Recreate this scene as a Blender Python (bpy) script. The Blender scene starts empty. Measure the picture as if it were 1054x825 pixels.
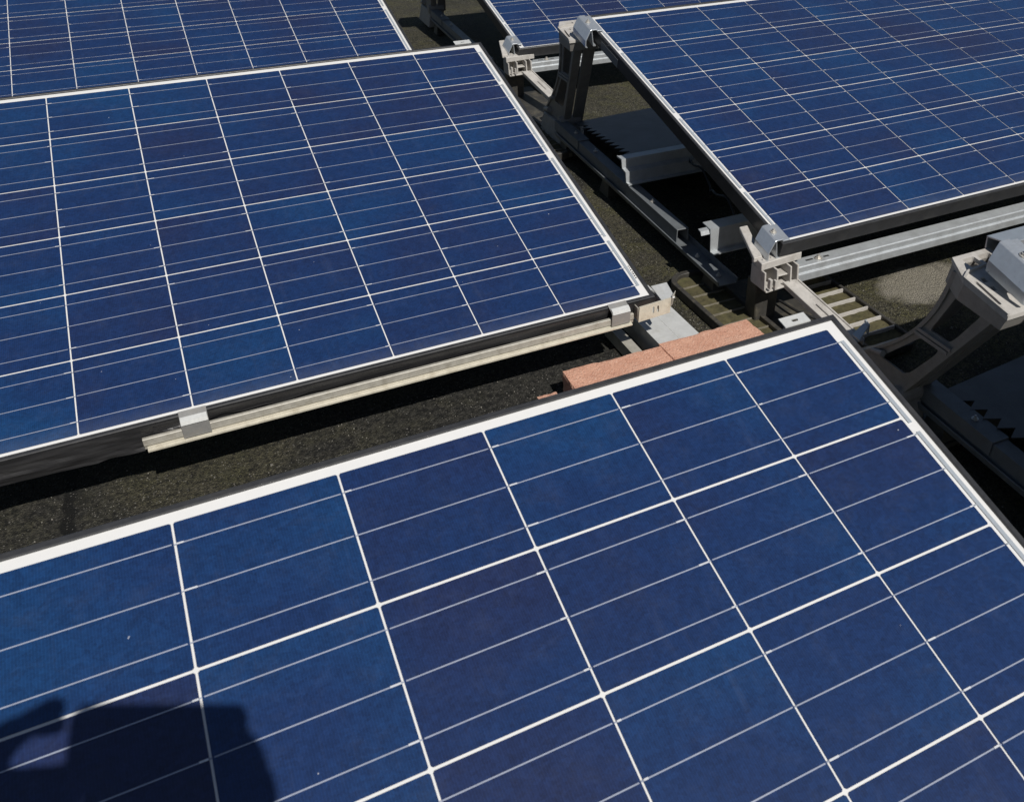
import bpy, bmesh, math, random
from mathutils import Vector, Matrix, noise
R_ = math.radians
random.seed(7)
S = bpy.context.scene
col = S.collection

# ------------------------------------------------------------------ camera
cam = bpy.data.cameras.new("camera")
cam.sensor_width = 36.0
cam.lens = 945.63 / 1054 * 36.0
cam.shift_x = -(655.27 - 527) / 1054
cam.shift_y = (311.08 - 412.5) / 1054
cam.clip_start, cam.clip_end = 0.02, 400
cam.dof.use_dof = True
cam.dof.focus_distance = 1.75
cam.dof.aperture_fstop = cam.lens / 1000 / 0.0022
co = bpy.data.objects.new("camera", cam)
rt = Vector((0.88829429, -0.45911657, 0.01205134))
dn = Vector((-0.22414006, -0.45626834, -0.86115065))
fw = Vector((0.40086717, 0.76225402, -0.50820697))
CAM = Vector((-0.71314497, -2.2595318, 1.03262084))
m = Matrix((rt, -dn, -fw)).transposed().to_4x4()
m.translation = CAM
co.matrix_world = m
col.objects.link(co)
S.camera = co

# ------------------------------------------------------------------ sky, sun, exposure
SUN = Vector((0.070, -0.645, 0.758)).normalized()
W = bpy.data.worlds.new("World")
S.world = W
W.use_nodes = True
nt = W.node_tree
sky = nt.nodes.new("ShaderNodeTexSky")
sky.sky_type = 'NISHITA'
sky.sun_disc = False
sky.sun_elevation = math.asin(SUN.z)
sky.sun_rotation = math.atan2(SUN.x, SUN.y)
sky.air_density = 1.0
sky.dust_density = 0.6
bg = nt.nodes["Background"]
nt.links.new(sky.outputs[0], bg.inputs[0])
bg.inputs[1].default_value = 0.05
sl = bpy.data.lights.new("sun", 'SUN')
sl.energy = 5.0
sl.angle = R_(0.53)
sl.color = (1.0, 0.955, 0.89)
so = bpy.data.objects.new("sun", sl)
so.rotation_euler = SUN.to_track_quat('Z', 'Y').to_euler()
so.location = (0, 0, 6)
col.objects.link(so)
S.view_settings.view_transform = 'Standard'
S.view_settings.look = 'None'
S.view_settings.exposure = -0.16
S.view_settings.gamma = 1.0


# ------------------------------------------------------------------ materials
class NT:
    """small helper to write node trees"""
    def __init__(self, name):
        self.m = bpy.data.materials.new(name)
        self.m.use_nodes = True
        self.t = self.m.node_tree
        self.b = self.t.nodes["Principled BSDF"]

    def n(self, typ, **kw):
        nd = self.t.nodes.new(typ)
        for k, v in kw.items():
            if k.startswith('i_'):
                nd.inputs[k[2:].replace('_', ' ')].default_value = v
            else:
                setattr(nd, k, v)
        return nd

    def l(self, a, b):
        self.t.links.new(a, b)

    def val(self, x):
        return x

    def math(self, op, a, b=None, c=None, clamp=False):
        nd = self.n("ShaderNodeMath", operation=op, use_clamp=clamp)
        for k, x in enumerate((a, b, c)):
            if x is None:
                continue
            if isinstance(x, (int, float)):
                nd.inputs[k].default_value = x
            else:
                self.l(x, nd.inputs[k])
        return nd.outputs[0]

    def mix(self, f, a, b, mode='MIX'):
        nd = self.n("ShaderNodeMix", data_type='RGBA', blend_type=mode)
        for k, x in ((0, f), (6, a), (7, b)):
            if isinstance(x, (int, float)):
                nd.inputs[k].default_value = x
            elif isinstance(x, tuple):
                nd.inputs[k].default_value = (*x, 1)
            else:
                self.l(x, nd.inputs[k])
        return nd.outputs[2]

    def coord(self, kind='Object'):
        return self.n("ShaderNodeTexCoord").outputs[kind]

    def noise(self, vec, scale, detail=4, rough=0.55, dist=0.0):
        nd = self.n("ShaderNodeTexNoise")
        nd.inputs['Scale'].default_value = scale
        nd.inputs['Detail'].default_value = detail
        nd.inputs['Roughness'].default_value = rough
        nd.inputs['Distortion'].default_value = dist
        if vec is not None:
            self.l(vec, nd.inputs['Vector'])
        return nd.outputs['Fac']

    def ramp(self, fac, lo, hi):
        nd = self.n("ShaderNodeMapRange")
        nd.inputs[1].default_value = lo
        nd.inputs[2].default_value = hi
        self.l(fac, nd.inputs[0])
        return nd.outputs[0]

    def scale(self, vec, s):
        nd = self.n("ShaderNodeMapping")
        nd.inputs['Scale'].default_value = s
        self.l(vec, nd.inputs['Vector'])
        return nd.outputs[0]

    def bump(self, h, strength=0.3, dist=0.002):
        nd = self.n("ShaderNodeBump")
        nd.inputs['Strength'].default_value = strength
        nd.inputs['Distance'].default_value = dist
        self.l(h, nd.inputs['Height'])
        self.l(nd.outputs[0], self.b.inputs['Normal'])

    def set(self, **kw):
        for k, v in kw.items():
            k = k.replace('_', ' ')
            if isinstance(v, tuple):
                self.b.inputs[k].default_value = (*v, 1)
            elif isinstance(v, (int, float)):
                self.b.inputs[k].default_value = v
            else:
                self.l(v, self.b.inputs[k])


def simple(name, c, rough=0.5, metal=0.0, var=0.15, scale=30, dirt=None, dirt_amt=0.4, bump=0.0, coord='Object'):
    a = NT(name)
    v = a.coord(coord)
    n1 = a.noise(v, scale)
    n2 = a.noise(v, scale * 4.3, 3)
    f = a.math('ADD', a.math('MULTIPLY', n1, 0.7), a.math('MULTIPLY', n2, 0.3))
    lo = tuple(x * (1 - var) for x in c)
    hi = tuple(min(1, x * (1 + var)) for x in c)
    cc = a.mix(a.ramp(f, 0.3, 0.7), lo, hi)
    if dirt:
        d = a.ramp(a.noise(v, scale * 0.6, 6, 0.7), 0.5, 0.72)
        cc = a.mix(a.math('MULTIPLY', d, dirt_amt), cc, dirt)
    a.set(Base_Color=cc, Roughness=a.math('ADD', a.math('MULTIPLY', n2, 0.2), rough - 0.1), Metallic=metal)
    if bump:
        a.bump(f, bump, 0.002)
    return a.m


CX, CY = 0.158, 0.159          # cell pitch
LX, LY = 10 * CX, 6 * CY
CW, CH = 0.1559, 0.1563        # cell size


def cell_material():
    a = NT("polycrystalline_cell")
    v = a.coord()
    sep = a.n("ShaderNodeSeparateXYZ")
    a.l(v, sep.inputs[0])
    ix = a.math('FLOOR', a.math('DIVIDE', sep.outputs[0], CX))
    iy = a.math('FLOOR', a.math('DIVIDE', sep.outputs[1], CY))
    oi = a.n("ShaderNodeObjectInfo")
    cmb = a.n("ShaderNodeCombineXYZ")
    a.l(ix, cmb.inputs[0]); a.l(iy, cmb.inputs[1])
    a.l(a.math('MULTIPLY', oi.outputs['Random'], 37.0), cmb.inputs[2])
    wn = a.n("ShaderNodeTexWhiteNoise", noise_dimensions='3D')
    a.l(cmb.outputs[0], wn.inputs['Vector'])
    rnd = wn.outputs['Value']
    # offset the texture of every cell, so wafers differ
    off = a.n("ShaderNodeVectorMath", operation='MULTIPLY_ADD')
    a.l(wn.outputs['Color'], off.inputs[0])
    off.inputs[1].default_value = (9, 9, 9)
    a.l(v, off.inputs[2])
    vv = off.outputs[0]
    big = a.noise(vv, 5.0, 1, 0.4)
    # crystal flakes: angular cells of two sizes, each with its own tone
    flakes = []
    for sc, st in ((110, (1.0, 0.75, 1)), (260, (0.8, 1.0, 1)), (520, (1, 1, 1))):
        vor = a.n("ShaderNodeTexVoronoi", feature='F1')
        vor.inputs['Scale'].default_value = sc
        a.l(a.scale(vv, st), vor.inputs['Vector'])
        gs = a.n("ShaderNodeSeparateColor")
        a.l(vor.outputs['Color'], gs.inputs[0])
        flakes.append(gs.outputs[0])
    fl = a.math('ADD', a.math('MULTIPLY', flakes[0], 0.26), a.math('ADD', a.math('MULTIPLY', flakes[1], 0.37), a.math('MULTIPLY', flakes[2], 0.37)))
    # violet wafers to blue wafers, with a slow drift inside each
    t = a.math('ADD', a.math('MULTIPLY', a.math('ADD', rnd, 0.22), 0.44), a.math('MULTIPLY', a.ramp(big, 0.3, 0.7), 0.56))
    t = a.math('ADD', t, a.math('MULTIPLY', a.math('SUBTRACT', fl, 0.5), 0.12))
    c1 = a.mix(a.ramp(t, 0.10, 0.55), (0.0150, 0.0220, 0.070), (0.0092, 0.0280, 0.098))
    c2 = a.mix(a.ramp(t, 0.62, 1.12), c1, (0.0076, 0.0420, 0.130))
    g = a.math('ADD', a.math('MULTIPLY', fl, 0.50), 0.64)
    # silver fingers printed across the wafer, 2 mm apart
    fing = a.math('PINGPONG', a.math('MULTIPLY', sep.outputs[0], 1.0 / 0.0026), 0.5)
    fing = a.math('MULTIPLY', a.math('GREATER_THAN', fing, 0.43), 0.30)
    g = a.math('ADD', g, fing)
    gm = a.n("ShaderNodeVectorMath", operation='SCALE')
    a.l(c2, gm.inputs[0]); a.l(g, gm.inputs['Scale'])
    # thin dust, dried drip marks, dirt along the low edge of the glass
    d1 = a.ramp(a.noise(v, 26, 9, 0.75, 0.2), 0.50, 0.80)
    drip = a.ramp(a.noise(a.scale(v, (60, 5.0, 1)), 1.0, 5, 0.65, 0.3), 0.60, 0.80)
    edge = a.ramp(a.math('ADD', sep.outputs[1], a.math('MULTIPLY', a.noise(v, 40, 5), 0.03)), -LY + 0.050, -LY + 0.004)
    dust = a.math('ADD', a.math('MULTIPLY', d1, 0.035), a.math('ADD', a.math('MULTIPLY', drip, 0.03), a.math('MULTIPLY', edge, 0.10)), clamp=True)
    c3 = a.mix(dust, gm.outputs[0], (0.33, 0.34, 0.36))
    c4 = c3
    for sc, thr, op, rr in ((30, 0.50, 0.6, 0.032), (9, 0.80, 0.35, 0.030)):
        sp = a.n("ShaderNodeTexVoronoi", feature='F1')
        sp.inputs['Scale'].default_value = sc
        dv = a.n("ShaderNodeVectorMath", operation='ADD')
        a.l(v, dv.inputs[0])
        nz = a.n("ShaderNodeTexNoise"); nz.inputs['Scale'].default_value = 160; a.l(v, nz.inputs['Vector'])
        ns = a.n("ShaderNodeVectorMath", operation='SCALE'); a.l(nz.outputs['Color'], ns.inputs[0]); ns.inputs['Scale'].default_value = 0.006
        a.l(ns.outputs[0], dv.inputs[1])
        a.l(dv.outputs[0], sp.inputs['Vector'])
        spc = a.n("ShaderNodeSeparateColor"); a.l(sp.outputs['Color'], spc.inputs[0])
        rad = a.math('MULTIPLY', spc.outputs[1], rr)
        s1 = a.math('MULTIPLY', a.math('LESS_THAN', sp.outputs['Distance'], rad), a.math('GREATER_THAN', spc.outputs[0], thr))
        c4 = a.mix(a.math('MULTIPLY', s1, op), c4, (0.5, 0.51, 0.54))
    a.set(Base_Color=c4, Roughness=0.42, Coat_Weight=1.0, Coat_IOR=1.5,
          Coat_Roughness=a.math('ADD', a.math('MULTIPLY', dust, 0.8), 0.045))
    a.b.inputs['Specular IOR Level'].default_value = 0.25
    return a.m


def glassy(name, c, rough=0.5, var=0.06, metal=0.0, coat=0.7):
    a = NT(name)
    v = a.coord()
    n1 = a.noise(v, 14, 6, 0.65)
    n2 = a.noise(v, 160, 3, 0.6)
    f = a.math('ADD', a.math('MULTIPLY', n1, 0.6), a.math('MULTIPLY', n2, 0.4))
    a.set(Base_Color=a.mix(a.ramp(f, 0.3, 0.7), tuple(x * (1 - var) for x in c), c), Roughness=rough, Metallic=metal,
          Coat_Weight=coat, Coat_IOR=1.5, Coat_Roughness=0.05)
    return a.m


def roof_material():
    a = NT("weathered_bitumen_roof")
    v = a.coord()
    sep = a.n("ShaderNodeSeparateXYZ"); a.l(v, sep.inputs[0])
    X, Y = sep.outputs[0], sep.outputs[1]
    n_big = a.noise(v, 2.2, 5, 0.6)
    n_mid = a.noise(v, 14, 6, 0.65)
    n_fin = a.noise(v, 120, 5, 0.7)
    n_gr = a.noise(v, 480, 3, 0.7)
    base = a.mix(a.ramp(n_fin, 0.40, 0.66), (0.008, 0.008, 0.0075), (0.056, 0.054, 0.047))
    # mossy, silted film: in the lane between the two columns of panels and in patches
    lane = a.ramp(a.math('ADD', X, a.math('MULTIPLY', n_mid, 0.12)), 0.10, 0.26)
    patch = a.ramp(a.math('ADD', a.math('MULTIPLY', n_big, 0.55), a.math('MULTIPLY', n_mid, 0.45)), 0.46, 0.58)
    mossf = a.math('MAXIMUM', a.math('MULTIPLY', lane, a.math('ADD', a.math('MULTIPLY', patch, 0.45), 0.5)),
                   a.math('MULTIPLY', patch, 0.30), clamp=True)
    def blob(x, y, rx, ry):
        dx = a.math('DIVIDE', a.math('SUBTRACT', X, x), rx)
        dy = a.math('DIVIDE', a.math('SUBTRACT', Y, y), ry)
        d = a.math('ADD', a.math('MULTIPLY', dx, dx), a.math('MULTIPLY', dy, dy))
        d = a.math('ADD', d, a.math('MULTIPLY', a.math('SUBTRACT', n_mid, 0.5), 1.6))
        return a.math('SUBTRACT', 1.0, a.ramp(d, 0.55, 1.1), clamp=True)
    mossf = a.math('MAXIMUM', mossf, a.math('MULTIPLY', blob(-0.80, -0.86, 0.16, 0.12), 0.55))
    mossf = a.math('MULTIPLY', mossf, a.ramp(n_fin, 0.34, 0.58))
    mossc = a.mix(a.ramp(n_mid, 0.35, 0.68), (0.165, 0.148, 0.098), (0.128, 0.124, 0.042))
    mossc = a.mix(a.ramp(n_gr, 0.38, 0.62), (0.03, 0.028, 0.018), mossc)
    c = a.mix(mossf, base, mossc)

    # pale silt left by a dried puddle, beside the tall bracket
    silt = a.math('MULTIPLY', blob(0.755, -0.925, 0.15, 0.085), a.ramp(n_gr, 0.2, 0.6))
    c = a.mix(a.math('MULTIPLY', silt, 0.85), c, (0.34, 0.315, 0.26))
    # dark tar run across the roof
    wob = a.math('MULTIPLY', a.math('SUBTRACT', a.noise(v, 22, 2), 0.5), 0.035)
    sx = a.math('ABSOLUTE', a.math('ADD', a.math('SUBTRACT', X, a.math('ADD', a.math('MULTIPLY', Y, 0.02), -0.985)), wob))
    seam = a.math('SUBTRACT', 1.0, a.ramp(sx, 0.0075, 0.0125), clamp=True)
    c = a.mix(a.math('MULTIPLY', seam, 0.95), c, (0.004, 0.004, 0.004))
    damp = a.ramp(a.noise(v, 5.5, 4, 0.6, 0.6), 0.56, 0.66)
    c = a.mix(a.math('MULTIPLY', damp, 0.7), c, (0.012, 0.012, 0.011))
    # pale mineral chips
    vo = a.n("ShaderNodeTexVoronoi", feature='F1')
    vo.inputs['Scale'].default_value = 260
    a.l(v, vo.inputs['Vector'])
    vs = a.n("ShaderNodeSeparateColor"); a.l(vo.outputs['Color'], vs.inputs[0])
    chip = a.math('MULTIPLY', a.math('GREATER_THAN', vs.outputs[0], 0.70),
                  a.math('LESS_THAN', vo.outputs['Distance'], a.math('ADD', a.math('MULTIPLY', vs.outputs[1], 0.3), 0.12)))
    c = a.mix(a.math('MULTIPLY', chip, a.math('MULTIPLY', vs.outputs[2], 0.75)), c, (0.30, 0.29, 0.265))
    a.set(Base_Color=c, Roughness=0.85)
    a.b.inputs['Specular IOR Level'].default_value = 0.3
    h = a.math('ADD', a.math('MULTIPLY', n_fin, 0.6), a.math('MULTIPLY', n_gr, 0.5))
    h = a.math('ADD', h, a.math('MULTIPLY', vo.outputs['Distance'], -0.6))
    a.bump(h, 1.0, 0.006)
    return a.m


def brick_material():
    a = NT("terracotta_paver")
    v = a.coord()
    n1 = a.noise(v, 45, 6, 0.7)
    n2 = a.noise(v, 260, 4, 0.7)
    c = a.mix(a.ramp(n1, 0.3, 0.7), (0.50, 0.250, 0.170), (0.66, 0.375, 0.265))
    c = a.mix(a.ramp(n2, 0.56, 0.72), c, (0.74, 0.54, 0.43))
    c = a.mix(a.math('MULTIPLY', a.ramp(n2, 0.42, 0.3), 0.75), c, (0.20, 0.085, 0.06))
    n3 = a.noise(v, 11, 6, 0.7)
    c = a.mix(a.math('MULTIPLY', a.ramp(n3, 0.52, 0.72), 0.35), c, (0.30, 0.26, 0.22))
    a.set(Base_Color=c, Roughness=0.9)
    h = a.math('ADD', a.math('MULTIPLY', n1, 0.4), a.math('MULTIPLY', n2, 0.8))
    a.bump(h, 1.0, 0.004)
    return a.m


def film_material():
    a = NT("black_tape_film")
    v = a.coord()
    n1 = a.noise(a.scale(v, (0.5, 1, 3)), 18, 5, 0.6, 0.3)
    c = a.mix(a.ramp(n1, 0.45, 0.75), (0.020, 0.020, 0.022), (0.052, 0.052, 0.054))
    a.set(Base_Color=c, Roughness=0.42)
    a.bump(n1, 0.25, 0.002)
    return a.m


M = dict(
    cell=cell_material(),
    back=glassy("white_backsheet", (0.70, 0.70, 0.69), 0.5),
    bus=glassy("tinned_busbar", (0.34, 0.375, 0.47), 0.4, 0.3),
    tick=glassy("solder_ends", (0.62, 0.64, 0.68), 0.4, 0.2),
    ribbon=glassy("tinned_ribbon", (0.36, 0.40, 0.44), 0.35, 0.2),
    frame=simple("dark_anodised_frame", (0.030, 0.031, 0.034), 0.42, 0.0, 0.25, 40, (0.10, 0.095, 0.085), 0.22),
    under=simple("backsheet_underside", (0.55, 0.56, 0.56), 0.6),
    galv=simple("galvanised_steel", (0.48, 0.51, 0.53), 0.40, 0.45, 0.12, 45, (0.22, 0.21, 0.19), 0.3),
    galv_shaded=simple("shaded_rail_steel", (0.15, 0.165, 0.178), 0.5, 0.2, 0.15, 45, (0.10, 0.095, 0.085), 0.4),  # rail steel with the shade under the panels darkened into its grey
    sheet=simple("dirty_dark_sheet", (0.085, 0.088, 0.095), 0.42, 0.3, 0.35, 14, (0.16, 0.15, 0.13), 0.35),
    bent=simple("pressed_steel", (0.58, 0.62, 0.66), 0.32, 0.65, 0.08, 60, (0.30, 0.29, 0.27), 0.2),
    alu=simple("weathered_aluminium", (0.40, 0.385, 0.34), 0.48, 0.2, 0.16, 90, (0.17, 0.145, 0.10), 0.45),
    alu_lip=simple("worn_aluminium_lip", (0.60, 0.565, 0.47), 0.42, 0.2, 0.12, 80, (0.24, 0.19, 0.11), 0.4),
    clipm=simple("dull_clip_steel", (0.25, 0.25, 0.245), 0.5, 0.1, 0.12, 90, (0.25, 0.22, 0.17), 0.35),
    alu_pale=simple("pale_aluminium", (0.58, 0.59, 0.58), 0.45, 0.2, 0.1, 50, (0.30, 0.28, 0.22), 0.35),
    cast=simple("grey_polymer_casting", (0.45, 0.432, 0.405), 0.5, 0.0, 0.14, 50, (0.14, 0.12, 0.09), 0.45, 0.15),
    leg_shaded=simple("shaded_polymer_casting", (0.27, 0.258, 0.240), 0.5, 0.0, 0.18, 50, (0.20, 0.18, 0.15), 0.3, 0.15),  # same casting as the pale bracket parts, with the leg's shade in its colour
    tray=simple("dirty_black_plastic", (0.040, 0.038, 0.034), 0.55, 0.0, 0.3, 40, (0.16, 0.14, 0.10), 0.6, 0.2),
    trayrib=simple("silted_plastic_rib", (0.17, 0.155, 0.12), 0.7, 0.0, 0.3, 60, (0.30, 0.28, 0.22), 0.5, 0.2),
    moss=simple("moss_and_silt", (0.066, 0.058, 0.026), 0.95, 0.0, 0.6, 60, (0.05, 0.055, 0.016), 0.6, 0.8),
    bolt=simple("zinc_bolt", (0.6, 0.58, 0.54), 0.35, 0.6, 0.15, 90, (0.25, 0.2, 0.14), 0.3),
    brick=brick_material(),
    film=film_material(),
    roof=roof_material(),
    ink_slot=simple("label_ink_and_slot_shade", (0.02, 0.02, 0.02), 0.5),
    sticker=simple("grey_side_sticker", (0.16, 0.165, 0.17), 0.5),
    grit=simple("pale_roof_grit", (0.20, 0.19, 0.165), 0.9, 0, 0.4, 8),
    cloth=simple("dark_cloth", (0.03, 0.033, 0.04), 0.9, 0, 0.2, 80),
    skin=simple("skin", (0.45, 0.27, 0.19), 0.55, 0, 0.1, 40),
    hair=simple("brown_hair", (0.03, 0.02, 0.014), 0.6, 0, 0.3, 90),
    phone=simple("black_phone_body", (0.02, 0.02, 0.022), 0.3),
    cable=simple("black_cable_sheath", (0.02, 0.02, 0.02), 0.5),
)


# ------------------------------------------------------------------ mesh helpers
def link(o, parent=None):
    col.objects.link(o)
    if parent is not None:
        o.parent = parent
    return o


def tag(o, label, cat, group=None, kind=None):
    if label: o['label'] = label
    if cat: o['category'] = cat
    if group: o['group'] = group
    if kind: o['kind'] = kind
    return o


def thing(name, label, cat, loc=(0, 0, 0), group=None):
    o = bpy.data.objects.new(name, None)
    o.empty_display_size = 0.05
    o.location = loc
    link(o)
    return tag(o, label, cat, group)


class MB:
    def __init__(self, off=(0, 0, 0)):
        self.bm = bmesh.new()
        self.off = Vector(off)

    def _add(self, vs, fs):
        v = [self.bm.verts.new(Vector(p) - self.off) for p in vs]
        for f in fs:
            try:
                self.bm.faces.new([v[i] for i in f])
            except ValueError:
                pass
        return v

    def hexa(self, p):      # 8 corners: bottom 4 (ccw), top 4
        return self._add(p, [(3, 2, 1, 0), (4, 5, 6, 7), (0, 1, 5, 4), (1, 2, 6, 5), (2, 3, 7, 6), (3, 0, 4, 7)])

    def box(self, x0, x1, y0, y1, z0, z1, mat=None):
        p = [(x0, y0, z0), (x1, y0, z0), (x1, y1, z0), (x0, y1, z0), (x0, y0, z1), (x1, y0, z1), (x1, y1, z1), (x0, y1, z1)]
        if mat is not None:
            p = [mat @ Vector(q) for q in p]
        return self.hexa(p)

    def prism(self, pts, f0, f1):
        """closed polygon pts (2d), f0/f1 map 2d -> 3d for both ends"""
        n = len(pts)
        vs = [f0(*p) for p in pts] + [f1(*p) for p in pts]
        fs = [tuple(range(n - 1, -1, -1)), tuple(range(n, 2 * n))]
        fs += [(i, (i + 1) % n, n + (i + 1) % n, n + i) for i in range(n)]
        return self._add(vs, fs)

    def sheet(self, line, t, f0, f1):
        """open polyline of (u,v) given thickness t, extruded from f0 to f1"""
        L = [Vector((*p, 0)) for p in line]
        nrm = []
        for i in range(len(L)):
            d = Vector((0, 0, 0))
            if i > 0: d += (L[i] - L[i - 1]).normalized()
            if i < len(L) - 1: d += (L[i + 1] - L[i]).normalized()
            d.normalize()
            e = (L[i] - L[i - 1]).normalized() if i > 0 else d
            k = max(0.4, abs(d.dot(e)))
            nrm.append(Vector((-d.y, d.x, 0)) / k)
        pts = [(p.x + q.x * t / 2, p.y + q.y * t / 2) for p, q in zip(L, nrm)]
        pts += [(p.x - q.x * t / 2, p.y - q.y * t / 2) for p, q in reversed(list(zip(L, nrm)))]
        return self.prism(pts, f0, f1)

    def plate(self, outer, holes, f0, f1):
        """flat plate with holes; f0/f1 map 2d to the two faces"""
        loops = [outer] + list(holes)
        rings = []
        for side, f in enumerate((f0, f1)):
            es, rr = [], []
            for lp in loops:
                v = [self.bm.verts.new(Vector(f(*p)) - self.off) for p in lp]
                rr.append(v)
                for i in range(len(v)):
                    es.append(self.bm.edges.new((v[i], v[(i + 1) % len(v)])))
            bmesh.ops.triangle_fill(self.bm, use_beauty=True, use_dissolve=False, edges=es)
            rings.append(rr)
        for a, b in zip(rings[0], rings[1]):
            n = len(a)
            for i in range(n):
                self.bm.faces.new((a[i], a[(i + 1) % n], b[(i + 1) % n], b[i]))

    def tube(self, pts, r, seg=10, cap=True):
        pts = [Vector(p) for p in pts]
        rr = r if isinstance(r, (list, tuple)) else [r] * len(pts)
        prev = None
        rings = []
        for i, p in enumerate(pts):
            d = (pts[min(i + 1, len(pts) - 1)] - pts[max(i - 1, 0)]).normalized()
            a = d.orthogonal().normalized() if prev is None else (prev - d * prev.dot(d)).normalized()
            prev = a
            b = d.cross(a)
            rings.append([self.bm.verts.new(p - self.off + (a * math.cos(2 * math.pi * k / seg) + b * math.sin(2 * math.pi * k / seg)) * rr[i]) for k in range(seg)])
        for i in range(len(rings) - 1):
            for k in range(seg):
                self.bm.faces.new((rings[i][k], rings[i][(k + 1) % seg], rings[i + 1][(k + 1) % seg], rings[i + 1][k]))
        if cap:
            self.bm.faces.new(list(reversed(rings[0])))
            self.bm.faces.new(rings[-1])

    def build(self, name, mat, parent=None, bevel=0.0, seg=1, smooth=False):
        bm = self.bm
        bmesh.ops.recalc_face_normals(bm, faces=bm.faces)
        if bevel:
            es = [e for e in bm.edges if len(e.link_faces) == 2 and e.calc_face_angle(0) > 0.5]
            bmesh.ops.bevel(bm, geom=es, offset=bevel, segments=seg, affect='EDGES', clamp_overlap=True)
        me = bpy.data.meshes.new(name)
        bm.to_mesh(me)
        bm.free()
        me.materials.append(mat)
        if smooth:
            for p in me.polygons: p.use_smooth = True
        return link(bpy.data.objects.new(name, me), parent)


def rrect(x0, x1, y0, y1, r, n=4):
    out = []
    for cx, cy, a0 in ((x1 - r, y0 + r, -90), (x1 - r, y1 - r, 0), (x0 + r, y1 - r, 90), (x0 + r, y0 + r, 180)):
        for k in range(n + 1):
            a = R_(a0 + 90 * k / n)
            out.append((cx + r * math.cos(a), cy + r * math.sin(a)))
    return out


def hexbolt(mb, c, r=0.008, h=0.006, up=(0, 0, 1)):
    up = Vector(up).normalized()
    c = Vector(c)
    mb.tube([c, c + up * 0.0018], r * 1.45, 16)
    mb.tube([c + up * 0.0018, c + up * h], r, 6)
    mb.tube([c + up * h, c + up * (h + 0.004)], r * 0.5, 8)


def copy_tree(o, parent=None):
    c = o.copy()
    col.objects.link(c)
    if parent is not None:
        c.parent = parent
        c.matrix_parent_inverse = o.matrix_parent_inverse.copy()
    for ch in list(o.children):
        copy_tree(ch, c)
    return c


# ------------------------------------------------------------------ roof
bm = bmesh.new()
# finely divided near the panels, coarse out to the far edge
xs = [-60, -20, -8, -4] + [-3 + 0.06 * i for i in range(101)] + [4, 8, 20, 60]
ys = [-60, -20, -8] + [-3.4 + 0.06 * i for i in range(124)] + [6, 10, 24, 60]
grid = []
for y in ys:
    row = []
    for x in xs:
        z = 0.0
        if -3 <= x <= 3 and -3.4 <= y <= 4:
            z = 0.005 * noise.noise(Vector((x * 2.1, y * 2.1, 3))) + 0.003 * noise.noise(Vector((x * 7, y * 7, 1)))
        row.append(bm.verts.new((x, y, z - 0.003)))
    grid.append(row)
for j in range(len(ys) - 1):
    for i in range(len(xs) - 1):
        bm.faces.new((grid[j][i], grid[j][i + 1], grid[j + 1][i + 1], grid[j + 1][i]))
me = bpy.data.meshes.new("roof")
bm.to_mesh(me); bm.free()
me.materials.append(M['roof'])
for p in me.polygons: p.use_smooth = True
roof = link(bpy.data.objects.new("roof", me))
tag(roof, "dark weathered flat roof with moss and pale specks", None, kind='structure')

def roof_z(x, y):
    return 0.005 * noise.noise(Vector((x * 2.1, y * 2.1, 3))) + 0.003 * noise.noise(Vector((x * 7, y * 7, 1))) - 0.003


# loose grit on the roof where it can be seen
mb = MB()
rg = random.Random(11)
zones = [(-1.8, 0.25, -1.2, -0.6, 2600), (0.05, 0.6, -1.1, 0.6, 2600), (0.4, 1.3, -1.3, -0.5, 1800), (0.0, 0.9, 0.3, 1.6, 900)]
for x0, x1, y0, y1, n in zones:
    for _ in range(n):
        x, y = rg.uniform(x0, x1), rg.uniform(y0, y1)
        r = rg.choice((0.0007, 0.0009, 0.0011, 0.0014, 0.0019)) * (2.2 if rg.random() < 0.012 else 1)
        a = rg.uniform(0, 6.3)
        p = [(x + r * math.cos(a + k * 2.1) * rg.uniform(.7, 1.3), y + r * math.sin(a + k * 2.1) * rg.uniform(.7, 1.3), 0.0) for k in range(3)]
        b = roof_z(x, y)
        z = b + rg.uniform(.4, 1.0) * r
        mb._add([(q[0], q[1], b - 0.002) for q in p] + [(q[0] * .5 + x * .5, q[1] * .5 + y * .5, z) for q in p],
                [(0, 1, 4, 3), (1, 2, 5, 4), (2, 0, 3, 5), (3, 4, 5)])
tag(mb.build("roof_grit", M['grit']), "scattered pale grit lying on the dark roof", "grit", kind='stuff')

# ------------------------------------------------------------------ solar panels
TH = R_(14.914872780325126)
NX, NY = 10, 6
LX, LY = NX * CX, NY * CY
WX, WY = 0.0155, 0.0115       # white margin
LIPX = 0.0075
OX, OY = WX + LIPX, WY + LIPX  # outer margin
DEP = 0.0315
WYB = 0.0060                   # white margin at the low edge
OYB = WYB + LIPX


def rot_vec(w):
    w = Vector(w)
    return Matrix.Rotation(w.length, 3, w.normalized()) if w.length > 1e-9 else Matrix.Identity(3)


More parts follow.
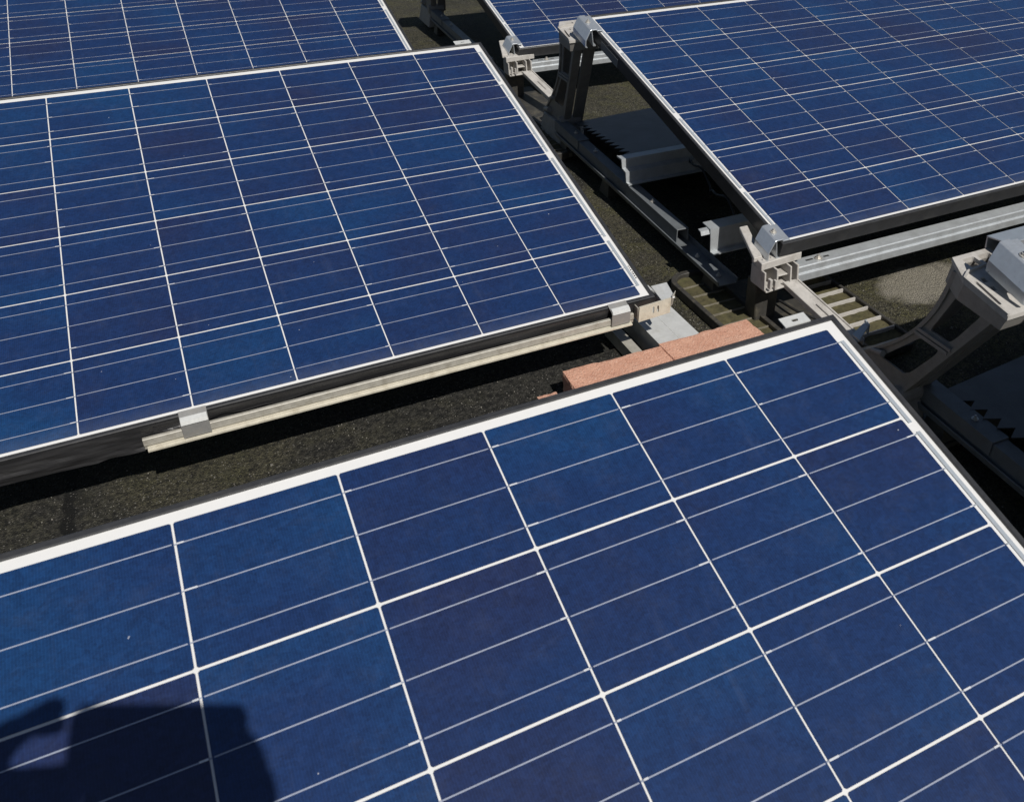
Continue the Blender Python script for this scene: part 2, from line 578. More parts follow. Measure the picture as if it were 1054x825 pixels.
def make_panel():
    root = thing("solar_panel", "", "solar panel")
    # cells: origin at the top right cell corner, x to the right, y up the slope
    mb = MB()
    for i in range(NX):
        for j in range(NY):
            cx, cy = -(i + .5) * CX, -(j + .5) * CY
            a, b, k = CW / 2, CH / 2, 0.0016
            v = [(cx - a + k, cy - b, 0), (cx + a - k, cy - b, 0), (cx + a, cy - b + k, 0), (cx + a, cy + b - k, 0),
                 (cx + a - k, cy + b, 0), (cx - a + k, cy + b, 0), (cx - a, cy + b - k, 0), (cx - a, cy - b + k, 0)]
            mb._add(v, [tuple(range(8))])
    cells = mb.build("cell_grid", M['cell'], root)
    mb = MB()
    mb.box(-LX - WX - 0.004, WX + 0.004, -LY - WYB - 0.004, WY + 0.004, -0.006, -0.0008)
    mb.build("backsheet", M['back'], root)
    # three busbars to a cell, leaving the cell alternately over and under
    mb = MB()
    rb = random.Random(3)
    ticks = []
    for i in range(NX):
        for j in range(NY):
            for k in range(3):
                y = -(j + (2 * k + 1) / 6) * CY + rb.uniform(-.0004, .0004)
                x1, x0 = -i * CX - (CX - CW) / 2, -(i + 1) * CX + (CX - CW) / 2
                w = 0.00068
                e0, e1 = (0.0018, 0.0004) if (j % 2) else (0.0004, 0.0018)
                v = [(x0 + e0, y - w, .0006), (x1 - e1, y - w, .0006), (x1 - e1, y + w, .0006), (x0 + e0, y + w, .0006)]
                mb._add(v, [(0, 1, 2, 3)])
                if rb.random() < .8:
                    q = rb.uniform(.004, .012)
                    xa = (x1 - e1 - q) if (j % 2) else (x0 + e0)
                    ticks.append((xa, xa + q, y))
                # ribbon crossing the white gap
                if i < NX - 1:
                    xg = -(i + 1) * CX
                    v = [(xg - .0013, y - w, .0003), (xg + .0013, y - w, .0003), (xg + .0013, y + w, .0003), (xg - .0013, y + w, .0003)]
                    mb._add(v, [(0, 1, 2, 3)])
    nb = len(mb.bm.faces)
    for xa, xb, y in ticks:
        w = 0.00095
        mb._add([(xa, y - w, .0011), (xb, y - w, .0011), (xb, y + w, .0011), (xa, y + w, .0011)], [(0, 1, 2, 3)])
    bo = mb.build("busbar_print", M['bus'], cells)
    bo.data.materials.append(M['tick'])
    for p in bo.data.polygons[nb:]:
        p.material_index = 1
    for a, b in ((.16, 1.06), (1.15, 2.96), (3.12, 4.88), (4.97, 5.84)):
        for x in (0.0062, -LX - 0.0062):
            mb = MB()
            mb.box(x - .0026, x + .0026, -b * CY, -a * CY, -.0002, .0005)
            for j in range(NY):
                for k in range(3):
                    y = -(j + (2 * k + 1) / 6) * CY
                    if -b * CY <= y <= -a * CY:
                        x0, x1 = (.0, .0036) if x > 0 else (-LX - .0036, -LX)
                        mb.box(x0, x1, y - .0008, y + .0008, -.0004, .0002)
            mb.build("edge_ribbon", M['ribbon'], root)
    # frame: C profile swept round with mitred corners
    mb = MB()
    lip = LIPX
    prof = [(0.0006, -DEP), (0, -DEP + .0006), (0, 0.0012), (0.0012, 0.0024), (lip - .0006, 0.0024), (lip, 0.0018), (lip, -0.0006),
            (0.0024, -0.0064), (0.0024, -DEP + .0022), (0.026, -DEP + .0022), (0.026, -DEP)]
    X0, X1, Y0, Y1 = -LX - OX, OX, -LY - OYB, OY
    rings = []
    for sx, sy in ((0, 0), (1, 0), (1, 1), (0, 1)):
        ring = []
        for d, z in prof:
            ring.append(mb.bm.verts.new(((X1 - d) if sx else (X0 + d), (Y1 - d) if sy else (Y0 + d), z)))
        rings.append(ring)
    n = len(prof)
    for c in range(4):
        A, B = rings[c], rings[(c + 1) % 4]
        for i in range(n):
            mb.bm.faces.new((A[i], A[(i + 1) % n], B[(i + 1) % n], B[i]))
    mb.build("frame", M['frame'], root)
    # junction box on the back
    mb = MB()
    mb.box(-LX / 2 - .055, -LX / 2 + .055, -.14, -.04, -.026, -.0063)
    mb.build("junction_box", M['tray'], root, 0.003)
    return root


def place_panel(o, O, w, left):
    """O: top right cell corner for the left column, top left one for the right column"""
    r3 = Matrix.Rotation(TH, 3, 'X') @ rot_vec(tuple(math.radians(a) for a in w))
    p = Vector(O) + Vector((0, 0, 0.4))
    if not left:
        p = p + r3 @ Vector((LX, 0, 0))
    mm = r3.to_4x4()
    mm.translation = p
    o.matrix_world = mm


GP = "tilted solar panels on the roof"
P3w = (-0.7245, -0.548, -0.0958)
specs = [
    ((-0.0145, -1.4698, -0.0080), (-.05, -.08, .03), True, "large blue solar panel filling the foreground, with a person's shadow in one corner"),
    ((0, 0, 0), (0, 0, 0), True, "blue solar panel in the middle at left, with black film along its low edge"),
    ((0.3355, 0.0001, 0.0365), P3w, False, "blue solar panel at upper right, low edge held over a long silver rail"),
    ((0.0047, 1.4828, 0.0104), (0, -.05, .02), True, "blue solar panel at the top left corner, partly behind the middle left panel"),
    ((0.3902, 1.6085, 0.0346), (.02, -.02, 0), False, "rear blue solar panel at top centre, mostly behind the upper right panel"),
    ((0.312, -1.4915, 0.0370), P3w, False, "solar panel just outside the right edge, clamped on the nearest tall bracket"),
]
proto = make_panel()
panels = []
for k, (O, w, left, lab) in enumerate(specs):
    o = proto if k == 0 else copy_tree(proto)
    place_panel(o, O, w, left)
    tag(o, lab, "solar panel", GP)
    panels.append(o)

# film stuck along the low edge of the middle left panel; serial label in its margin
p2 = panels[1]
mb = MB()
rw = random.Random(5)
NXF, NZF = 190, 9
gridv = []
for i in range(NXF + 1):
    x = -LX - OX + (LX + 2 * OX) * i / NXF
    hang = 0.036
    if x < -0.85:
        hang = 0.046 + 0.004 * noise.noise(Vector((x * 9, 0, 0))) + 0.003 * noise.noise(Vector((x * 40, 0, 0)))
    elif x < -0.60:
        hang = 0.020 + 0.012 * noise.noise(Vector((x * 22, 2, 0)))
    else:
        hang = 0.022 + 0.004 * noise.noise(Vector((x * 30, 5, 0)))
    rowv = []
    for k in range(NZF + 1):
        t = k / NZF
        amp = 0.0050 if x < -0.8 else 0.0007
        y = -LY - OYB - 0.0025 - abs(noise.noise(Vector((x * 11 + t * 4, t * 2.2, 1)))) * amp * (0.25 + t) - (0.004 * t if x < -.85 else 0)
        rowv.append(mb.bm.verts.new((x, y, 0.0004 - hang * t)))
    gridv.append(rowv)
for i in range(NXF):
    for k in range(NZF):
        mb.bm.faces.new((gridv[i][k], gridv[i + 1][k], gridv[i + 1][k + 1], gridv[i][k + 1]))
o = mb.build("edge_film", M['film'], p2)
o['label'] = "wrinkled black film hanging from the low edge"
mb = MB()
for k in range(7):
    y0 = -LY + 0.045 + k * 0.0058 + rw.uniform(0, .001)
    mb.box(0.0108, 0.0130, y0, y0 + rw.uniform(.0012, .0026), .0006, .0009)
mb.build("serial_print", M['ink_slot'], p2)
# dark sticker on the left side of the upper right panel's frame
mb = MB()
mb.box(-LX - OX - .0012, -LX - OX - .0002, -.20, -.10, -.030, -.008)
mb.build("frame_sticker", M['sticker'], panels[2])

# ------------------------------------------------------------------ mounting of the left column
def ex(x):
    return lambda u, v: (x, u, v)     # profile in (y,z), extruded along x


def ey(y):
    return lambda u, v: (u, y, v)


# front rail of the middle left panel
rail = thing("support_rail", "beige two-lipped aluminium rail below the low edge of the middle left panel", "rail", (-0.45, -0.945, 0.115))
off = (-0.45, -0.945, 0.115)
x0, x1 = -0.868, -0.028
mb = MB(off)
mb.prism([(-.9465, .1215), (-.9465, .1330), (-.9455, .1340), (-.9400, .1340), (-.9400, .1180), (-.920, .1180), (-.920, .1140), (-.9440, .1140), (-.9440, .1215)][::-1], ex(x0), ex(x1))
mb.build("rail_body", M['alu'], rail, 0.0004)
mb = MB(off)
mb.prism([(-.9530, .1135), (-.9530, .1165), (-.9441, .1182), (-.9441, .1128)], ex(x0 + .004), ex(x1 - .006))
mb.build("lower_lip", M['alu_lip'], rail)


def rail_clip(xa, xb, lab):
    c = Vector(((xa + xb) / 2, -0.957, 0.14))
    t = thing("rail_clip", lab, "clip", c, "clips holding the middle left panel to its rail")
    mb = MB(c)
    mb.sheet([(-.9490, .1195), (-.9515, .1455), (-.9495, .1490), (-.930, .1565)], .0024, ex(xa), ex(xb))
    mb.build("clip_plate", M['clipm'], t, 0.0005)
    mb = MB(c)
    mb.sheet([(-.9535, .1458), (-.9510, .1512), (-.9440, .1545)], .0016, ex(xa + .001), ex(xb - .001))
    mb.build("clip_lip", M['alu_pale'], t)


rail_clip(-0.812, -0.772, "silver clip on the beige rail near its left end")
rail_clip(-0.076, -0.038, "pale clip near the right corner of the middle left panel, beside the slotted bracket")

# slotted connector at the end of the rail
c = (0.01, -0.958, 0.13)
t = thing("rail_bracket", "beige bracket with two upright slots at the end of the rail", "bracket", c)
mb = MB(c)
slots = [rrect(xs_, xs_ + .0035, .128, .143, .0015, 2) for xs_ in (.008, .018)]
mb.plate([(-.022, .1170), (.046, .1205), (.048, .1525), (-.020, .1490)], slots,
         lambda u, v: (u, -.954, v), lambda u, v: (u, -.951, v))
mb.build("slotted_face", M['alu_lip'], t)
mb = MB(c)
mb.hexa([(.030, -.9505, .1465), (.058, -.9505, .148), (.0715, -.893, .148), (.036, -.893, .148),
         (.030, -.9505, .1490), (.058, -.9505, .1505), (.0715, -.893, .1505), (.036, -.893, .1505)])
mb.box(.033, .0355, -.9505, -.900, .118, .1462)
mb.build("bracket_top", M['alu_pale'], t, 0.0006)
mb = MB(c)
mb.box(-.022, -.0195, -.9505, -.925, .118, .1465)
mb.build("bracket_cheek", M['alu'], t, 0.0006)
mb = MB(c)
mb.hexa([(.0485, -.953, .133), (.0575, -.944, .131), (.0575, -.942, .131), (.0485, -.950, .133),
         (.0505, -.953, .154), (.0655, -.940, .157), (.0655, -.938, .157), (.0505, -.950, .154)])
mb.build("end_lip", M['alu'], t, 0.0005)

# base profile under the rail end
c = (0.07, -0.9, 0)
t = thing("base_profile", "flat silver base profile running beneath the slotted bracket to the bricks", "profile", c)
mb = MB(c)
mb.prism([(.026, .0), (.029, .0), (.029, .0495), (.113, .0495), (.113, .0), (.116, .0), (.116, .0525), (.072, .0525), (.0705, .0515), (.069, .0525), (.026, .0525)],
         ey(-1.30), ey(-.735))
mb.build("profile_body", M['alu_pale'], t)
mb = MB(c)
mb.prism([(-.020, .0), (-.017, .0), (-.017, .026), (.002, .026), (.002, .029), (-.020, .029)], ey(-1.30), ey(-.80))
mb.build("side_flange", M['alu'], t)

# clips on the top edges of the two left panels
for (xa, xb, yc, lab) in ((-.070, -.030, -1.4698 + .0205, "slotted clip on the top edge of the foreground panel"),
                          (-.044, -.002, .0205, "small pale clip on the top edge of the middle left panel")):
    y = yc * math.cos(TH) if yc > 0 else -1.4698 + .0205 * math.cos(TH)
    zt = 0.4 + .0205 * math.sin(TH) + (0 if yc > 0 else -.008) + .0026
    c = Vector(((xa + xb) / 2, y, zt))
    t = thing("edge_clip", lab, "clip", c, "clips on the top edges of the left panels")
    mb = MB(c)
    ym, xm = y + .004, (xa + xb) / 2
    hole = rrect(xm - .005, xm + .005, ym - .002, ym + .003, .002, 2)
    mb.plate([(xa, ym - .0075), (xb, ym - .0075), (xb, ym + .0095), (xa, ym + .0095)], [hole],
             lambda u, v: (u, v, zt - .0004 + (v - y) * .2), lambda u, v: (u, v, zt + .0012 + (v - y) * .2))
    mb.build("clip_top", M['alu_pale'], t)
    mb = MB(c)
    mb.box(xa + .002, xb - .002, y + .0005, y + .0030, zt - .022, zt - .0010)
    mb.build("clip_leg", M['alu'], t)

# ------------------------------------------------------------------ paving bricks
GB = "pink paving bricks ballasting the base profile"


def brick(cx, cy, rz, lab, z0=0.0, h=.06, L=.2045, D=.1, seed=1):
    mb = MB()
    bmesh.ops.create_grid  # (mesh is made by hand below)
    nx, ny, nz = 34, 16, 9
    vid = {}

    def vert(i, j, k):
        key = (i, j, k)
        if key not in vid:
            p = Vector((-L / 2 + L * i / nx, -D / 2 + D * j / ny, h * k / nz))
            edge = (i in (0, nx)) + (j in (0, ny)) + (k in (0, nz))
            q = p * 60 + Vector((seed * 7, 0, 0))
            d = Vector((noise.noise(q), noise.noise(q + Vector((31, 0, 0))), noise.noise(q + Vector((0, 47, 0))))) * .0006
            if edge >= 2:
                ctr = Vector((0, 0, h / 2))
                chip = max(0, noise.noise(p * 75 + Vector((seed * 3, 5, 9))) + .25)
                d += (ctr - p).normalized() * (.0006 + .0022 * chip)
            vid[key] = mb.bm.verts.new(p + d)
        return vid[key]
    for k in (0, nz):
        for i in range(nx):
            for j in range(ny):
                mb.bm.faces.new((vert(i, j, k), vert(i + 1, j, k), vert(i + 1, j + 1, k), vert(i, j + 1, k)))
    for j in (0, ny):
        for i in range(nx):
            for k in range(nz):
                mb.bm.faces.new((vert(i, j, k), vert(i + 1, j, k), vert(i + 1, j, k + 1), vert(i, j, k + 1)))
    for i in (0, nx):
        for j in range(ny):
            for k in range(nz):
                mb.bm.faces.new((vert(i, j, k), vert(i, j + 1, k), vert(i, j + 1, k + 1), vert(i, j, k + 1)))
    o = mb.build("paving_brick", M['brick'])
    o.location = (cx, cy, z0)
    o.rotation_euler = (0, 0, rz)
    return tag(o, lab, "brick", GB)


brick(-.0840, -1.0145, R_(-1.6), "left one of the two pink bricks behind the foreground panel", 0.0, .0602, seed=1)
brick(.1215, -1.0095, R_(0.6), "right pink brick lying across the silver base profile", 0.0, .0605, seed=2)
brick(-.236, -1.062, R_(0), "small broken piece of pink brick beside the left brick", 0.0, .0580, L=.037, seed=4)

# ------------------------------------------------------------------ mounting of the right column (built at the near joint, copied one row back)
ORG = Vector((0.32, -1.05, 0))
ROW = Vector((0.0546, 1.6085, -0.002))

# --- base foot with ribbed trays
GF = "ribbed plastic feet under the brackets"
foot = thing("foot_pad", "black ribbed plastic foot with moss in its trays, beside the pink bricks", "foot", ORG, GF)
mb = MB(ORG)
outer = rrect(.195, .305, -1.42, -.665, .045, 6)
inner = rrect(.206, .294, -1.405, -.678, .036, 6)
mb.plate(outer, [inner], lambda u, v: (u, v, .0), lambda u, v: (u, v, .022))
mb.box(.3056, .4240, -1.40, -.74, .0, .010)
mb.build("foot_rim", M['tray'], foot, 0.0012)
mb = MB(ORG)
outer = rrect(.425, .540, -1.13, -.760, .03, 6)
inner = rrect(.433, .532, -1.12, -.769, .022, 6)
mb.plate(outer, [inner], lambda u, v: (u, v, .0), lambda u, v: (u, v, .017))
mb.build("ladder_rim", M['tray'], foot, 0.0012)
for k in range(17):
    mb = MB(ORG)
    y = -.725 - .043 * k
    mb.box(.2065, .2935, y - .0009, y + .0009, .004, .0165 - .003 * random.random())
    mb.build("tray_rib", M['trayrib'], foot)
for k in range(8):
    mb = MB(ORG)
    y = -.800 - .043 * k
    mb.box(.4335, .5315, y - .0018, y + .0018, .002, .0165)
    mb.build("ladder_rung", M['cast'], foot)
for x0, x1, y0, y1, zt, sd in ((.2058, .2942, -1.405, -.679, .012, 1), (.4328, .5322, -1.12, -.7695, .0085, 2)):
    mb = MB(ORG)
    nx, ny = 8, 60
    g = [[mb.bm.verts.new(Vector((x0 + (x1 - x0) * i / nx, y0 + (y1 - y0) * j / ny,
          zt + .0035 * noise.noise(Vector((i * .9, j * .55, sd))))) - ORG) for i in range(nx + 1)] for j in range(ny + 1)]
    for j in range(ny):
        for i in range(nx):
            mb.bm.faces.new((g[j][i], g[j][i + 1], g[j + 1][i + 1], g[j + 1][i]))
    mb.build("moss_fill" if sd == 1 else "ladder_moss", M['moss'], foot, smooth=True)
# --- base rail
GR = "dark channel rails running along the base"
ORL = Vector((0.325, -0.35, 0.02))
brl = thing("base_rail", "long grey channel rail along the base under the left side of the upper right panel", "rail", ORL, GR)
y0, y1 = -.80, .215
mb = MB(ORL)
mb.sheet([(.301, .058), (.304, .046), (.348, .046), (.351, .058)], .003, ey(y0), ey(y1))
mb.build("channel", M['galv_shaded'], brl, 0.0006)
mb = MB(ORL)
mb.sheet([(.3090, .0480), (.3110, .084), (.3390, .084), (.3410, .0480)], .0026, ey(-.585), ey(y1 + .01))
mb.build("cap_rail", M['galv_shaded'], brl, 0.0006)
mb = MB(ORL)
mb.sheet([(.3065, .062), (.3085, .0872), (.3415, .0872), (.3435, .062)], .0024, ey(.04), ey(y1 + .015))
mb.build("sleeve", M['galv_shaded'], brl)
for yy_ in (-.76, -.66, -.42, -.05, .10):
    mb = MB(ORL)
    hexbolt(mb, (.325, yy_, .0888 if yy_ > .04 else .0858 if yy_ > -.58 else .048), .0042, .004)
    mb.build("rail_screw", M['bolt'], brl)
for yy_ in (-.74, -.15, .17):
    mb = MB(ORL)
    mb.hexa([(.306, yy_ - .03, .0), (.346, yy_ - .03, .0), (.346, yy_ + .03, .0), (.306, yy_ + .03, .0),
             (.314, yy_ - .02, .0444), (.338, yy_ - .02, .0444), (.338, yy_ + .02, .0444), (.314, yy_ + .02, .0444)])
    mb.build("rail_pad", M['tray'], brl)
brl.rotation_euler = (0, 0, -.045)
brl.location = (.2985, -.35, .02)

# --- low bracket
GL = "low cast brackets at the panels' front corners"
lb = thing("low_bracket", "pale cast bracket under the front left corner of the upper right panel", "bracket", ORG, GL)
mb = MB(ORG)
zt = lambda y: .158 + (y + .94) * .25
# long deck on the left, under the frame corner
mb.hexa([(.262, -.935, zt(-.935) - .010), (.282, -.935, zt(-.935) - .010), (.306, -.840, zt(-.840) - .010), (.286, -.840, zt(-.840) - .010),
         (.262, -.935, zt(-.935)), (.282, -.935, zt(-.935)), (.306, -.840, zt(-.840)), (.286, -.840, zt(-.840))])
mb.build("side_deck", M['cast'], lb, 0.0012)
mb = MB(ORG)
mb.hexa([(.268, -.955, .138), (.372, -.947, .138), (.376, -.905, .138), (.272, -.913, .138),
         (.268, -.955, .154), (.372, -.947, .154), (.376, -.905, .156), (.272, -.913, .156)])
for k in range(9):
    for r in (0, 1):
        x = .277 + .0105 * k; y = -.945 + .0006 * k + r * .022
        mb.box(x, x + .0045, y, y + .006, .1535, .1568)
mb.build("head", M['cast'], lb, 0.001)
mb = MB(ORG)
# open compartments at the front
for x in (.270, .300, .333, .3505):
    mb.hexa([(x, -.968, .098), (x + .004, -.968, .098), (x + .005, -.915, .098), (x + .001, -.915, .098),
             (x, -.965, .1375), (x + .004, -.965, .1375), (x + .005, -.915, .1375), (x + .001, -.915, .1375)])
mb.box(.2742, .350, -.922, -.918, .098, .1375)
mb.hexa([(.272, -.972, .094), (.356, -.966, .094), (.356, -.915, .094), (.272, -.915, .094),
         (.272, -.972, .098), (.356, -.966, .098), (.356, -.915, .098), (.272, -.915, .098)])
mb.box(.3043, .333, -.958, -.922, .116, .119)
mb.box(.276, .282, -.978, -.968, .104, .126)
mb.box(.290, .295, -.976, -.968, .100, .120)
mb.build("compartments", M['cast'], lb, 0.0008)
mb = MB(ORG)
# channel arm reaching forward and down to the tall bracket
A0, A1 = Vector((.318, -.962, .106)), Vector((.334, -1.165, .070))
for a, b in ((0, .004), (.034, .038)):
    mb.hexa([A0 + Vector((a, 0, -.012)), A0 + Vector((b, 0, -.012)), A1 + Vector((b, 0, -.016)), A1 + Vector((a, 0, -.016)),
             A0 + Vector((a, 0, 0)), A0 + Vector((b, 0, 0)), A1 + Vector((b, 0, 0)), A1 + Vector((a, 0, 0))])
mb.hexa([A0 + Vector((.0042, 0, -.006)), A0 + Vector((.0338, 0, -.006)), A1 + Vector((.0338, 0, -.006)), A1 + Vector((.0042, 0, -.006)),
         A0 + Vector((.0042, 0, -.002)), A0 + Vector((.0338, 0, -.002)), A1 + Vector((.0338, 0, -.002)), A1 + Vector((.0042, 0, -.002))])
A = A0.lerp(A1, .42); B = A0.lerp(A1, .72)
mb.hexa([A + Vector((.016, 0, -.0015)), A + Vector((.0195, 0, -.0015)), B + Vector((.0195, 0, -.0015)), B + Vector((.016, 0, -.0015)),
         A + Vector((.016, 0, .002)), A + Vector((.0195, 0, .002)), B + Vector((.0195, 0, .002)), B + Vector((.016, 0, .002))])
mb.build("arm", M['cast'], lb, 0.001)
mb = MB(ORG)
mb.hexa([(.285, -.925, -.012), (.335, -.925, -.012), (.337, -.88, -.012), (.287, -.88, -.012),
         (.280, -.925, .0935), (.340, -.925, .0935), (.342, -.89, .0935), (.282, -.89, .0935)])
mb.build("pedestal", M['tray'], lb, 0.002)
lb.location = ORG + Vector((-.003, .018, .012))

# --- tall bracket
GT = "tall leaning brackets at the panels' rear corners"
tb = thing("tall_bracket", "nearest tall dark bracket with two windows in its leg, pale slotted top", "bracket", ORG, GT)
# leg plate outline in (y,z) with two windows; x follows the lean
legy0 = lambda z: -1.150 - (z - .06) * (1.415 - 1.150) / .325 - .05 * math.sin(math.pi * min(1, max(0, (z - .06) / .33)))   # rear edge, hollow curve
legy1 = lambda z: -1.300 - (z - .06) * (1.525 - 1.300) / .325      # front edge
legx = lambda z: .316 - (z - .06) * .155


def leg_pt(s, t):
    z = .06 + s * .325
    return (legy0(z) * (1 - t) + legy1(z) * t, z)


def window(s0, s1, t0, t1):
    return [leg_pt(s, t) for s, t in rrect(s0, s1, t0, t1, .07, 4)]


outl = [leg_pt(s / 14, 0) for s in range(15)] + [leg_pt(s / 14, 1) for s in range(14, -1, -1)]
wins = [window(.20, .50, .20, .80), window(.585, .885, .20, .80)]
mb = MB(ORG)
for dx in (0.0,):
    mb.plate(outl, wins, lambda u, v: (legx(v) + dx, u, v), lambda u, v: (legx(v) + dx + .0035, u, v))
mb.build("leg_web", M['leg_shaded'], tb)
mb = MB(ORG)
# raised rims along the edges and the rib between the windows
for t, w in ((0, .0), (1, .0)):
    for s in range(14):
        a = leg_pt(s / 14, t); b = leg_pt((s + 1) / 14, t)
        sg = 1 if t else -1
        e = .004
        xa, xb = legx(a[1]), legx(b[1])
        if t == 0:
            spans = ((-.004, .060),)
        else:
            spans = ((-.004, .020), (.027, .060))
        for p, q in spans:
            mb.hexa([(xa + p, a[0] - e, a[1]), (xa + q, a[0] - e, a[1]), (xa + q, a[0] + e, a[1]), (xa + p, a[0] + e, a[1]),
                     (xb + p, b[0] - e, b[1]), (xb + q, b[0] - e, b[1]), (xb + q, b[0] + e, b[1]), (xb + p, b[0] + e, b[1])])
for s in (.53, .56):
    a, b = leg_pt(s, .04), leg_pt(s, .96)
    xa = legx(a[1])
    mb.hexa([(xa - .006, a[0], a[1] - .003), (xa - .0005, a[0], a[1] - .003), (xa - .0005, b[0], b[1] - .003), (xa - .006, b[0], b[1] - .003),
             (xa - .006, a[0], a[1] + .003), (xa - .0005, a[0], a[1] + .003), (xa - .0005, b[0], b[1] + .003), (xa - .006, b[0], b[1] + .003)])
mb.build("leg_flange", M['leg_shaded'], tb)
mb = MB(ORG)
for s, t0, ln, r in ((.07, .10, .05, .009), (.24, .06, .035, .006)):
    p = leg_pt(s, t0)
    x = legx(p[1])
    mb = MB(ORG)
    mb.tube([(x - .006, p[0] + ln * .35, p[1] - .006), (x - .008, p[0] - ln * .5, p[1] + .004)], [r * .7, r], 12)
    mb.build("boss", M['leg_shaded'], tb)
mb = MB(ORG)
mb.tube([(.296, -1.312, .075), (.362, -1.312, .075)], .018, 16)
mb.build("knuckle", M['leg_shaded'], tb)
mb = MB(ORG)
mb.hexa([(.285, -1.335, .0), (.365, -1.335, .0), (.37, -1.16, .0), (.290, -1.16, .0),
         (.300, -1.325, .066), (.360, -1.325, .066), (.362, -1.165, .066), (.305, -1.165, .066)])
mb.build("ankle", M['leg_shaded'], tb, 0.003)
mb = MB(ORG)
mb.hexa([(.333, -1.170, .098), (.379, -1.140, .099), (.384, -1.124, .099), (.334, -1.148, .098),
         (.333, -1.170, .101), (.379, -1.140, .102), (.384, -1.124, .102), (.334, -1.148, .101)])
mb.hexa([(.3792, -1.140, .085), (.382, -1.141, .085), (.387, -1.123, .085), (.3842, -1.122, .085),
         (.3792, -1.140, .1045), (.382, -1.141, .1045), (.387, -1.123, .106), (.3842, -1.122, .106)])
mb.build("side_flange", M['galv'], tb)
# slotted top plate
zp = lambda y: .392 + (y + 1.47) * .10
mb = MB(ORG)
top = [(.236, -1.545), (.322, -1.545), (.345, -1.425), (.345, -1.400), (.270, -1.400), (.244, -1.452)]


def turn(pts, c, a):
    ca, sa = math.cos(a), math.sin(a)
    return [(c[0] + (x - c[0]) * ca - (y - c[1]) * sa, c[1] + (x - c[0]) * sa + (y - c[1]) * ca) for x, y in pts]


holes = [turn(rrect(.2495, .2545, -1.520, -1.462, .002, 2), (.252, -1.49), R_(-8)),
         turn(rrect(.267, .275, -1.470, -1.459, .001, 1), (.271, -1.465), R_(-8)),
         turn(rrect(.264, .272, -1.491, -1.480, .001, 1), (.268, -1.486), R_(-8)),
         rrect(.279, .303, -1.434, -1.410, .002, 1), rrect(.309, .333, -1.434, -1.410, .002, 1)]
mb.plate(top, holes, lambda u, v: (u, v, zp(v) - .007), lambda u, v: (u, v, zp(v)))
mb.build("top_plate", M['cast'], tb)
mb = MB(ORG)
rim = [(.2360, -1.545), (.244, -1.452), (.262, -1.441), (.300, -1.437)]
for (xa, ya), (xb, yb) in zip(rim[:-1], rim[1:]):
    d = Vector((xb - xa, yb - ya, 0)).normalized()
    nrm = Vector((-d.y, d.x, 0)) * .0016
    pa, pb = Vector((xa, ya, zp(ya) + .0003)), Vector((xb, yb, zp(yb) + .0003))
    up = Vector((0, 0, .0045))
    mb.hexa([pa - nrm, pa + nrm, pb + nrm, pb - nrm, pa - nrm + up, pa + nrm + up, pb + nrm + up, pb - nrm + up])
mb.build("top_rim", M['cast'], tb)
mb = MB(ORG)
pts = [(.238, -1.543), (.320, -1.543), (.343, -1.425), (.343, -1.402), (.271, -1.402), (.246, -1.452)]
cen = (.293, -1.475)
ins = [(cen[0] + (x - cen[0]) * .86, cen[1] + (y - cen[1]) * .86) for x, y in pts]
mb.plate(pts, [ins], lambda u, v: (u + (.006), v + .012, .352), lambda u, v: (u, v, zp(v) - .0072))
mb.build("head_skirt", M['leg_shaded'], tb)

# --- end clamps
GC = "silver end clamps gripping the panel frames"


def end_clamp(name_lab, xf, ya, yb, zf, slope=.22, lean=0.0):
    """xf: frame's outer left side, zf: frame top at the middle of the clamp; profile in x,z extruded along y"""
    ym = (ya + yb) / 2
    c = Vector((xf, ym, zf))
    t = thing("end_clamp", name_lab, "clamp", c, GC)
    f = lambda y: (lambda u, v: (xf + u + (y - ym) * lean, y, zf + v + (y - ym) * slope))
    mb = MB(c)
    mb.sheet([(.019, .0040), (.003, .0040), (.001, .0075), (-.013, .0075), (-.016, .0062), (-.030, -.018), (-.031, -.034), (-.026, -.0365)],
             .0026, f(ya), f(yb))
    mb.build("clamp_profile", M['bent'], t, 0.0005)
    mb = MB(c)
    mb.sheet([(-.012, .0050), (-.008, -.034), (-.001, -.034)], .0022, f(ya + .002), f(yb - .002))
    mb.build("clamp_web", M['bent'], t)
    mb = MB(c)
    hexbolt(mb, (xf - .006, ym, zf + .0090), .0048, .005, (-.0, -slope, 1))
    mb.build("clamp_bolt", M['bolt'], t)
    return t


end_clamp("silver end clamp on the front left corner of the upper right panel", .3135, -.932, -.882, .4365 + math.tan(R_(14.2)) * -.907 - .0010, .25)
end_clamp("silver end clamp on the rear left corner of the upper right panel", .309, -.070, .008, .4365 + math.tan(R_(14.2)) * -.031 + .0010, .25)
end_clamp("small far end clamp on the front left corner of the rear centre panel", .368, -.917 + 1.6085, -.862 + 1.6085, .4346 + math.tan(TH) * -.889 + .0028, .26)
end_clamp("large near end clamp with its bolt at the right edge, on the nearest tall bracket", .2965, -1.541, -1.468, .4375 - math.tan(R_(14.2)) * .012 + .0028, .25)

